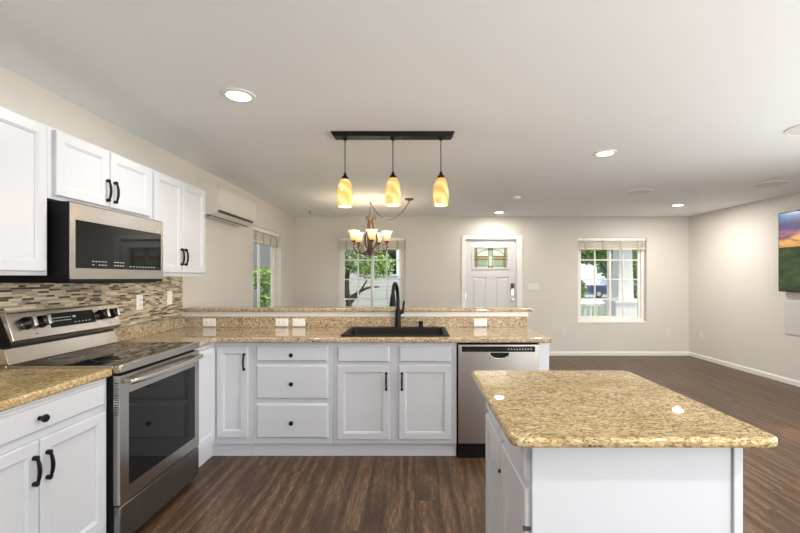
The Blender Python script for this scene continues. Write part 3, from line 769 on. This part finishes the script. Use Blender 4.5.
# frame on slanted face: u along x, v along slope
dv = Vector((0, .042, .137)).normalized(); nrm = Vector((0, -.137, .042)).normalized()
def onface(x, v, out=0): return Vector((x, .523, 1.046)) + dv*v + nrm*out
def facebox(mb, x0, x1, v0, v1, o0, o1):
    mb.rings([[onface(x0, v0, o), onface(x1, v0, o), onface(x1, v1, o), onface(x0, v1, o)] for o in (o0, o1)]); return mb
m = MB(); facebox(m, .232, .545, .042, .122, 0, .003); dp = obj('display', m, 'glassblack', cs)
m = MB()
for r in range(2):
    for k in range(7): facebox(m, .25+k*.018, .261+k*.018, .075+r*.016, .079+r*.016, .003, .0036)
obj('marking', m, 'mark', dp)
m = MB(); facebox(m, .385, .405, .088, .098, .003, .0036); obj('clock', m, 'mark', dp)
m = MB()
for k in range(5): facebox(m, .39+k*.026, .40+k*.026, .057, .061, .003, .0036)
obj('marking', m, 'mark', dp)
for x in (.093, .178, .605, .695):
    base_ = onface(x, .083); rot = Vector((0, 0, 1)).rotation_difference(nrm).to_matrix().to_4x4()
    m = MB(); m.T = Matrix.Translation(base_) @ rot; m.lathe([(.034, 0), (.034, .004), (.030, .008), (.029, .034)], 24)
    kb = obj('burner_knob', m, 'blackgloss', cs, smooth=True)
    m = MB(); m.T = Matrix.Translation(base_) @ rot; m.lathe([(.029, .033), (.029, .039), (.022, .042)], 24); obj('knob_face', m, 'blackgloss', kb, smooth=True)
    m = MB(); m.T = Matrix.Translation(base_) @ rot; m.box(-.010, .010, -.028, .028, .010, .054); obj('knob_grip', m, 'chrome', kb, bevel=.004)
for x in (.136, .66):
    m = MB(); c = onface(x, .022); m.ball(tuple(c), .004, 8); obj('indicator_lamp', m, 'slot', cs)

# ------------------------------------------------------------------ sink, tap, dispenser
t = thing('sink', 'black composite drop-in sink set in the long granite counter', 'sink', (-.1525, 3.45, G1))
def rr(x0, x1, y0, y1, r, z, n=5):
    P = []
    for cx, cy, a0 in ((x1-r, y1-r, 0), (x0+r, y1-r, 90), (x0+r, y0+r, 180), (x1-r, y0+r, 270)):
        for k in range(n+1):
            a = math.radians(a0+90*k/n); P.append((cx+r*math.cos(a), cy+r*math.sin(a), z))
    return P
m = MB(); a, b = .4175, .285
m.rings([rr(-a+.02, a-.02, -.255, .262, .03, -.205), rr(-a+.016, a-.016, -.259, .266, .03, .0005), rr(-a, a, -b, b, .025, .0008), rr(-a, a, -b, b, .025, .009), rr(-a+.008, a-.008, -b+.008, b-.008, .02, .012),
         rr(-a+.032, a-.032, -b+.032, b-.095, .04, .012), rr(-a+.038, a-.038, -b+.038, b-.10, .04, .004), rr(-a+.05, a-.05, -b+.05, b-.11, .05, -.18), rr(-a+.09, a-.09, -b+.09, b-.15, .05, -.195)])
obj('basin', m, 'sink', t, smooth=True)
m = MB(); m.lathe([(.045, -.195), (.042, -.190), (.015, -.191), (.001, -.1905)], 24, (0, -.02, 0)); obj('drain', m, 'chrome', t, smooth=True)
t = thing('faucet', 'tall dark bronze pull-down kitchen faucet behind the sink', 'faucet', (-.150, 3.69, G1+.012))
m = MB(); m.lathe([(.030, 0), (.030, .010), (.027, .018), (.026, .10), (.022, .15), (.016, .17)], 20); m.lathe([(.026, 0), (.026, .006)], 20)
pts = [(0, 0, .12), (0, 0, .20), (-.002, 0, .27), (-.006, -.015, .325), (-.012, -.05, .368), (-.02, -.10, .385), (-.028, -.148, .368), (-.034, -.178, .325), (-.036, -.188, .29)]
# smooth the arc
def cr(P, n=5):
    P = [Vector(p) for p in P]; out = []
    for i in range(len(P)-1):
        p0, p1, p2, p3 = P[max(i-1, 0)], P[i], P[i+1], P[min(i+2, len(P)-1)]
        for k in range(n):
            u = k/n; out.append(.5*((2*p1)+(-p0+p2)*u+(2*p0-5*p1+4*p2-p3)*u*u+(-p0+3*p1-3*p2+p3)*u**3))
    return out+[P[-1]]
m.tube(cr(pts), .0155, 12); obj('spout', m, 'black', t, smooth=True)
m = MB(); m.tube([(-.036, -.187, .295), (-.036, -.190, .26), (-.036, -.193, .22), (-.036, -.195, .195)], [.018, .023, .027, .029], 16); obj('spray_head', m, 'black', t, smooth=True)
m = MB(); m.tube([(0, 0, .125), (.038, 0, .135), (.050, 0, .14)], [.019, .019, .012], 12); m.tube([(.042, -.002, .138), (.046, -.006, .17), (.052, -.012, .225), (.053, -.013, .235)], [.011, .009, .008, .004], 10); obj('lever', m, 'black', t, smooth=True)
t = thing('soap_dispenser', 'short black sink cap standing right of the faucet', 'soap dispenser', (.052, 3.69, G1+.012))
m = MB(); m.lathe([(.024, 0), (.024, .006), (.018, .010), (.018, .040), (.021, .043), (.021, .052), (.004, .055)], 20); obj('body', m, 'black', t, smooth=True)
m = MB(); m.tube([(0, 0, .046), (0, -.034, .044)], .006, 8); obj('nozzle', m, 'black', t, smooth=True)

# ------------------------------------------------------------------ electrical plates (local: plate in xz plane, front -y)
def outlet(label, loc, rz, w=.07, h=.115, horiz=False, kind='outlet', n=2, name='outlet', cat='outlet', group=None, mat='plastic'):
    t = thing(name, label, cat, loc, rz, group)
    if horiz: w, h = h, w
    m = MB(); R = lambda i, y: [(-w/2+i, y, -h/2+i), (w/2-i, y, -h/2+i), (w/2-i, y, h/2-i), (-w/2+i, y, h/2-i)]
    m.rings([R(0, 0), R(0, -.003), R(.004, -.006)]); obj('plate', m, mat, t)
    if kind == 'outlet':
        for s_ in (-1, 1):
            c = (s_*w*.19, 0) if horiz else (0, s_*h*.19)
            m = MB(); m.box(c[0]-.016, c[0]+.016, -.0085, -.005, c[1]-.014, c[1]+.014); rc = obj('socket', m, mat, t, bevel=.002)
            m = MB()
            if horiz:
                for q in (-.006, .006): m.box(c[0]-.003, c[0]+.006, -.0092, -.008, c[1]+q-.0013, c[1]+q+.0013)
            else:
                for q in (-.006, .006): m.box(c[0]+q-.0013, c[0]+q+.0013, -.0092, -.008, c[1]-.003, c[1]+.006)
            m.box(c[0]-.011 if horiz else c[0]-.002, c[0]-.008 if horiz else c[0]+.002, -.0092, -.008, c[1]-.002 if horiz else c[1]-.010, c[1]+.002 if horiz else c[1]-.006)
            obj('slot', m, 'slot', rc)
    elif kind == 'switch':
        for k in range(n):
            x = (k-(n-1)/2)*(w-.022)/n if n > 1 else 0
            m = MB()
            if horiz: m.box(-.03, .03, -.008, -.005, -.014, .014)
            else: m.prism([(-.005, -.026), (-.010, -.026), (-.006, .026), (-.005, .026)], 0, x-.012, x+.012)
            obj('rocker', m, mat, t)
    return t
ys_ = 3.777
outlet('white horizontal outlet in the granite splash at the left corner', (-1.862, ys_, .958), 0, horiz=True)
outlet('white horizontal outlet in the granite splash left of the sink, beside a switch plate', (-1.205, ys_, .958), 0, horiz=True)
outlet('white horizontal switch plate in the granite splash left of the sink', (-1.052, ys_, .958), 0, horiz=True, kind='switch', n=1, name='light_switch', cat='switch')
outlet('white horizontal outlet in the granite splash above the dishwasher', (.592, ys_, .958), 0, horiz=True)
outlet('upright white outlet on the mosaic tile nearest the range', (XL+.010, 3.17, 1.175), R90)
outlet('upright white switch on the mosaic tile nearest the tile edge', (XL+.010, 3.56, 1.19), R90, kind='switch', n=1, name='light_switch', cat='switch')
outlet('upright white outlet low on the back wall left of the window facing the truck', (2.61, YB, .40), 0, mat='plate')
outlet('upright white outlet low on the back wall near the right corner', (4.43, YB, .40), 0, mat='plate')
outlet('upright white outlet low on the right wall', (XR, 7.0, .40), -R90, mat='plate')
outlet('wide white four-rocker switch plate right of the front door', (2.075, YB, 1.20), 0, w=.21, h=.12, kind='switch', n=4, name='light_switch', cat='switch', mat='plate')

# ------------------------------------------------------------------ island
IX0, IX1, IY0, IY1 = .268, 1.024, 1.155, 2.012
t = thing('island_cabinet', 'white kitchen island cabinet standing alone under its granite top', 'cabinet', (.349, 1.240, 0))
m = MB(); m.box(0, .617, 0, .740, .10, .884); obj('body', m, 'cab', t, bevel=.001)
m = MB(); m.box(.03, .587, .03, .710, 0, .10); obj('toe_kick', m, 'cab', t)
m = MB(); m.box(.593, .619, -.010, -.0005, .0, .884); m.box(0, .593, -.004, -.0005, .0, .10); obj('corner_trim', m, 'cab', t, bevel=.002)
# side doors face -X: local frame rotated -90deg
def side(mb): mb.T = Matrix.Translation((0, .740, 0)) @ Matrix.Rotation(-R90, 4, 'Z'); return mb
for (a, b) in ((.020, .350), (.370, .724)):
    m = side(MB()); front_panel(m, a, b, .13, .725, .055, .018); dd = obj('door', m, 'cab', t)
    m = MB(); yh = .740-b
    m.box(-.024, -.002, yh-.004, yh+.004, .60, .612); obj('hinge', m, 'slot', dd)
    m = side(MB()); front_slab(m, a, b, .745, .862, .018); obj('drawer', m, 'cab', t)
m = MB(); m.rings([rr(IX0, IX1, IY0, IY1, .034, z) for z in (.886, .916)]); slab('island_countertop', 'golden granite slab with rounded corners on the white island', m)

# ------------------------------------------------------------------ air conditioner
t = thing('air_conditioner', 'white wall-mounted mini-split air conditioner above the half wall', 'air conditioner', (XL, 4.01, 0), R90)
# local: x along wall, y negative = into room
prof = [(0, 1.985), (0, 2.295), (-.06, 2.300), (-.13, 2.285), (-.185, 2.255), (-.205, 2.20), (-.205, 2.10), (-.195, 2.03), (-.165, 1.985), (-.12, 1.975)]
m = MB(); m.prism(prof, 0, .012, .978); obj('body', m, 'ac', t, smooth=True)
for x in (0, .978): m = MB(); m.prism([(y*1.01 if y else 0, z) for y, z in prof], 0, x, x+.012); obj('end_cap', m, 'ac', t, bevel=.003)
m = MB(); m.prism([(-.2065, 2.055), (-.2085, 2.055), (-.2085, 2.235), (-.195, 2.262), (-.19, 2.26), (-.2065, 2.232)], 0, .03, .96); obj('front_panel', m, 'ac', t)
m = MB(); m.prism([(-.186, 2.006), (-.198, 2.026), (-.202, 2.026), (-.190, 2.002)], 0, .05, .90); obj('air_outlet', m, 'slot', t)
m = MB(); m.prism([(-.120, 1.962), (-.190, 1.990), (-.193, 1.996), (-.120, 1.970)], 0, .05, .90); obj('louvre', m, 'ac', t)
m = MB(); m.prism([(-.118, 1.960), (-.060, 1.972), (-.060, 1.978), (-.118, 1.974)], 0, .05, .90); obj('louvre', m, 'slot', t)
m = MB(); m.prism([(-.060, 1.966), (-.125, 1.958), (-.125, 1.962), (-.060, 1.972)], 0, .05, .88); obj('louvre', m, 'ac', t)
m = MB(); m.prism([(-.126, 1.9645), (-.137, 1.969), (-.137, 1.966), (-.126, 1.9605)], 0, .05, .90); obj('outlet_gap', m, 'slot', t)

# ------------------------------------------------------------------ television and wall plate
t = thing('television', 'wall-mounted flat television showing a sunset over green fields', 'television', (XR, 5.44, 0), -R90)
# local x runs toward the camera (world -y), local y<0 into the room
m = MB(); m.box(0, 1.75, -.07, -.035, 1.185, 2.20); obj('casing', m, 'blackmatte', t, bevel=.003)
m = MB(); m.box(.010, 1.74, -.0715, -.0695, 1.197, 2.190); obj('screen', m, 'screen', t)
m = MB(); m.box(.55, 1.2, -.036, 0, 1.45, 1.95); obj('wall_mount', m, 'blackmatte', t)
t = thing('wall_panel', 'flat pale rectangular cover on the wall below the television', 'wall panel', (XR, 5.42, 0), -R90)
m = MB(); m.box(0, .55, -.010, 0, .635, 1.06); obj('cover', m, 'panel', t, bevel=.003)

# ------------------------------------------------------------------ outdoors
m = MB(); m.box(-45, 60, 9.6, 28, -.65, -.45); struct('ground', m, 'lawn')
m = MB(); m.box(-30, -2.4, -12, 9.6, -.65, -.45); m.box(-2.4, 30, -14, -2.2, -.65, -.06); m.box(5.5, 30, -2.2, 9.6, -.65, -.06); struct('side_yard', m, 'lawn')
m = MB(); m.box(-45, 60, 28, 36.2, -.66, -.44); struct('sidewalk', m, 'concrete')
m = MB(); m.box(-45, 60, 36.2, 46, -.66, -.46); struct('street', m, 'asphalt')
m = MB(); m.box(-45, 60, 46, 80, -.66, -.42); struct('far_lawn', m, 'lawn')
m = MB(); m.box(-2.4, 5.4, YB+TH+.005, 9.25, -.60, -.10); struct('porch_deck', m, 'deck')
m = MB(); m.box(-2.5, 5.5, YB+TH+.005, 9.5, 2.72, 2.84); m.box(-2.5, 5.5, 9.0, 9.2, 2.50, 2.72); struct('porch_roof', m, 'outwhite')
t = thing('porch_column', 'white tapered porch column on a square pedestal outside the right window', 'column', (4.50, 9.05, -.10))
m = MB(); m.rings([[(-r, -r, z), (r, -r, z), (r, r, z), (-r, r, z)] for r, z in ((.165, .98), (.125, 2.60))]); obj('shaft', m, 'outwhite', t)
m = MB(); m.box(-.27, .27, -.27, .27, 0, .93); m.box(-.30, .30, -.30, .30, .93, .98); obj('pedestal', m, 'outwhite', t)
t = thing('porch_railing', 'white porch railing with square balusters outside the right window', 'railing', (2.4, 9.05, -.10))
m = MB(); m.box(0, 1.83, -.04, .04, .86, .91); m.box(0, 1.83, -.025, .025, .10, .15); obj('rail', m, 'outwhite', t)
for k in range(15):
    m = MB(); x = .07+k*.122; m.box(x-.019, x+.019, -.019, .019, .15, .86); obj('baluster', m, 'outwhite', t)
def leaves(name, blobs, n, size, mat, parent, seed):
    rnd = random.Random(seed); m = MB()
    for _ in range(n):
        c, r = rnd.choice(blobs); d = Vector((rnd.gauss(0, 1), rnd.gauss(0, 1), rnd.gauss(0, 1))).normalized()*(rnd.random()**.45)
        p = Vector((c[0]+d.x*r[0], c[1]+d.y*r[1], c[2]+d.z*r[2])); a = Vector((rnd.gauss(0, 1), rnd.gauss(0, 1), rnd.gauss(0, .6))).normalized(); b_ = a.cross(Vector((rnd.gauss(0, 1), rnd.gauss(0, 1), rnd.gauss(0, 1)))).normalized()
        s_ = size*rnd.uniform(.6, 1.3)
        m.face([m.v(p-a*s_), m.v(p-b_*s_*.5), m.v(p+a*s_), m.v(p+b_*s_*.5)])
    return obj(name, m, mat, parent)
def tree(name, label, loc, trunk, branches, blobs, n, size, mat, seed, cat='tree'):
    t = thing(name, label, cat, loc)
    m = MB(); m.tube(cr(trunk, 3), [(.11-.05*k/(3*(len(trunk)-1))) for k in range(3*(len(trunk)-1)+1)], 10)
    for b_ in branches: m.tube(cr(b_, 3), [.055-.035*k/(3*(len(b_)-1)) for k in range(3*(len(b_)-1)+1)], 7)
    obj('trunk', m, 'bark', t, smooth=True); leaves('foliage', blobs, n, size, mat, t, seed); return t
tree('tree', 'leafy green tree with a slanting dark branch outside the right window', (6.5, 14, -.45), [(0, 0, 0), (.05, 0, 1.2), (.0, 0, 2.2), (.1, 0, 3.2)],
     [[(0, 0, 1.9), (-.3, 0, 2.35), (-.75, -.1, 2.6), (-1.3, 0, 3.0)], [(0, 0, 2.2), (.4, 0, 2.7), (.8, 0, 3.3)]],
     [((-.8, 0, 3.0), (.8, .8, .50)), ((.3, .2, 3.2), (.9, .9, .65)), ((1.45, 0, 2.2), (.75, .8, 1.1)), ((-1.5, .3, 2.6), (.8, .7, .45)), ((-.5, .2, 2.6), (.6, .6, .35))], 8000, .075, 'leafl', 3)
tree('tree', 'small bare-branched tree with light foliage outside the window behind the chandelier', (-1.95, 12.2, -.45), [(0, 0, 0), (.04, 0, .8), (-.05, 0, 1.5), (0, 0, 2.2)],
     [[(0, 0, 1.0), (.3, 0, 1.35), (.55, 0, 1.75)], [(0, 0, 1.3), (-.3, 0, 1.6), (-.5, 0, 2.1)], [(0, 0, 1.2), (.5, .1, 1.5), (.9, .1, 1.55)]],
     [((-.3, 0, 2.35), (.8, .6, .5)), ((.7, 0, 2.2), (.7, .6, .45)), ((.2, 0, 2.9), (1.0, .6, .4))], 4200, .05, 'leafl', 5)
tree('shrub', 'tall dark green shrub at the left of the window behind the chandelier', (-2.30, 10.6, -.45), [(0, 0, 0), (0, 0, .7), (0, 0, 1.6)], [[(0, 0, .6), (.1, 0, 1.2)]],
     [((0, 0, 1.1), (.26, .3, 1.1)), ((0, 0, 2.0), (.22, .3, .7))], 2600, .05, 'leaf', 8, 'shrub')
tree('shrub', 'leafy green shrub outside the window on the left wall', (-4.3, 11.9, -.45), [(0, 0, 0), (0, 0, .8), (.05, 0, 1.5)], [[(0, 0, .9), (.25, 0, 1.4)]],
     [((0, 0, 1.80), (.65, .7, .32)), ((.2, -.1, 1.2), (.3, .4, .35))], 2600, .06, 'leafl', 11, 'shrub')
tree('shrub', 'dark rounded bush by the street beyond the right window', (12.7, 33, -.44), [(0, 0, 0), (0, 0, .8), (0, 0, 1.4)], [[(0, 0, .8), (.3, 0, 1.4)]],
     [((0, 0, .9), (.8, .8, 1.0))], 2500, .13, 'leaf', 14, 'shrub')
tree('tree', 'tall dark green tree across the street behind the white porch column', (24.0, 46.5, -.42), [(0, 0, 0), (0, 0, 2), (0, 0, 4)], [[(0, 0, 2.5), (1, 0, 4)], [(0, 0, 2.5), (-1, 0, 4)]],
     [((0, 0, 4.0), (2.8, 2.5, 2.8)), ((1.6, 0, 2.6), (2, 2, 1.6)), ((-1.6, 0, 3.0), (2, 2, 1.6))], 5000, .22, 'leaf', 20)
def house(name, label, x0, x1, y0, y1, z1, mat, wins):
    t = thing(name, label, 'house', ((x0+x1)/2, (y0+y1)/2, -.45)); cx, cy = (x0+x1)/2, (y0+y1)/2
    m = MB(); m.box(x0-cx, x1-cx, y0-cy, y1-cy, 0, z1); obj('wall', m, mat, t)
    m = MB(); e = .4; w_ = (x1-x0)/2+e; d_ = (y1-y0)/2+e
    m.prism([(-d_, z1), (d_, z1), (d_, z1+.1), (0, z1+1.8), (-d_, z1+.1)], 0, -w_, w_); obj('roof', m, 'roof', t)
    for (a, b, c, d) in wins:
        m = MB(); m.box(a-cx, b-cx, y0-cy-.05, y0-cy+.02, c, d); f = obj('window', m, 'outwhite', t)
        m = MB(); m.box(a-cx+.08, b-cx-.08, y0-cy-.07, y0-cy-.04, c+.08, d-.08); obj('pane', m, 'glassblack', f)
    return t
house('house', 'pale grey sided house seen through the window behind the chandelier', -4.5, 1.9, 17.5, 25, 4.2, 'siding', [(-1.6, -.7, 1.9, 3.2)])
house('house', 'far white house across the street beyond the right window', 17, 30, 56, 64, 5.5, M['outwhite'], [(26, 27.2, 1.4, 2.8)])
t = thing('house', 'dark sided neighbouring house outside the window on the left wall', 'house', (-8.0, 12, -.45))
m = MB(); m.box(-2, 2.2, -6, 5, 0, 4.5); obj('wall', m, 'sidingdark', t)
m = MB(); m.prism([(-2.4, 4.5), (2.6, 4.5), (0, 6.2)], 1, -6.3, 5.3); obj('roof', m, 'roof', t)
# pickup truck
t = thing('pickup_truck', 'navy pickup truck parked on the street beyond the right window', 'truck', (15.3, 38.4, -.46))
m = MB()
body = [(0, .55), (.02, 1.18), (2.0, 1.18), (2.05, 1.22), (2.3, 1.78), (3.6, 1.80), (4.25, 1.25), (5.5, 1.12), (5.7, .95), (5.72, .50), (5.1, .45), (.6, .45)]
m.prism(body, 1, -.9, .9); obj('body', m, 'truck', t, bevel=.04)
m = MB(); m.prism([(2.38, 1.27), (2.52, 1.70), (3.50, 1.72), (4.0, 1.27)], 1, -.93, -.89); obj('side_window', m, 'glassblack', t)
for x in (1.2, 4.7):
    m = MB(); m.lathe([(.001, -.97), (.20, -.97), (.36, -.95), (.38, -.90), (.38, -.72)], 24, (x, 0, .38), 'y'); w_ = obj('wheel', m, 'tyre', t, smooth=True)
    m = MB(); m.lathe([(.001, -.985), (.2, -.98), (.2, -.96)], 16, (x, 0, .38), 'y'); obj('hub', m, 'steeldark', w_)
m = MB(); m.box(-.03, .14, -.93, -.60, .78, 1.12); obj('tail_lamp', m, 'tail', t)
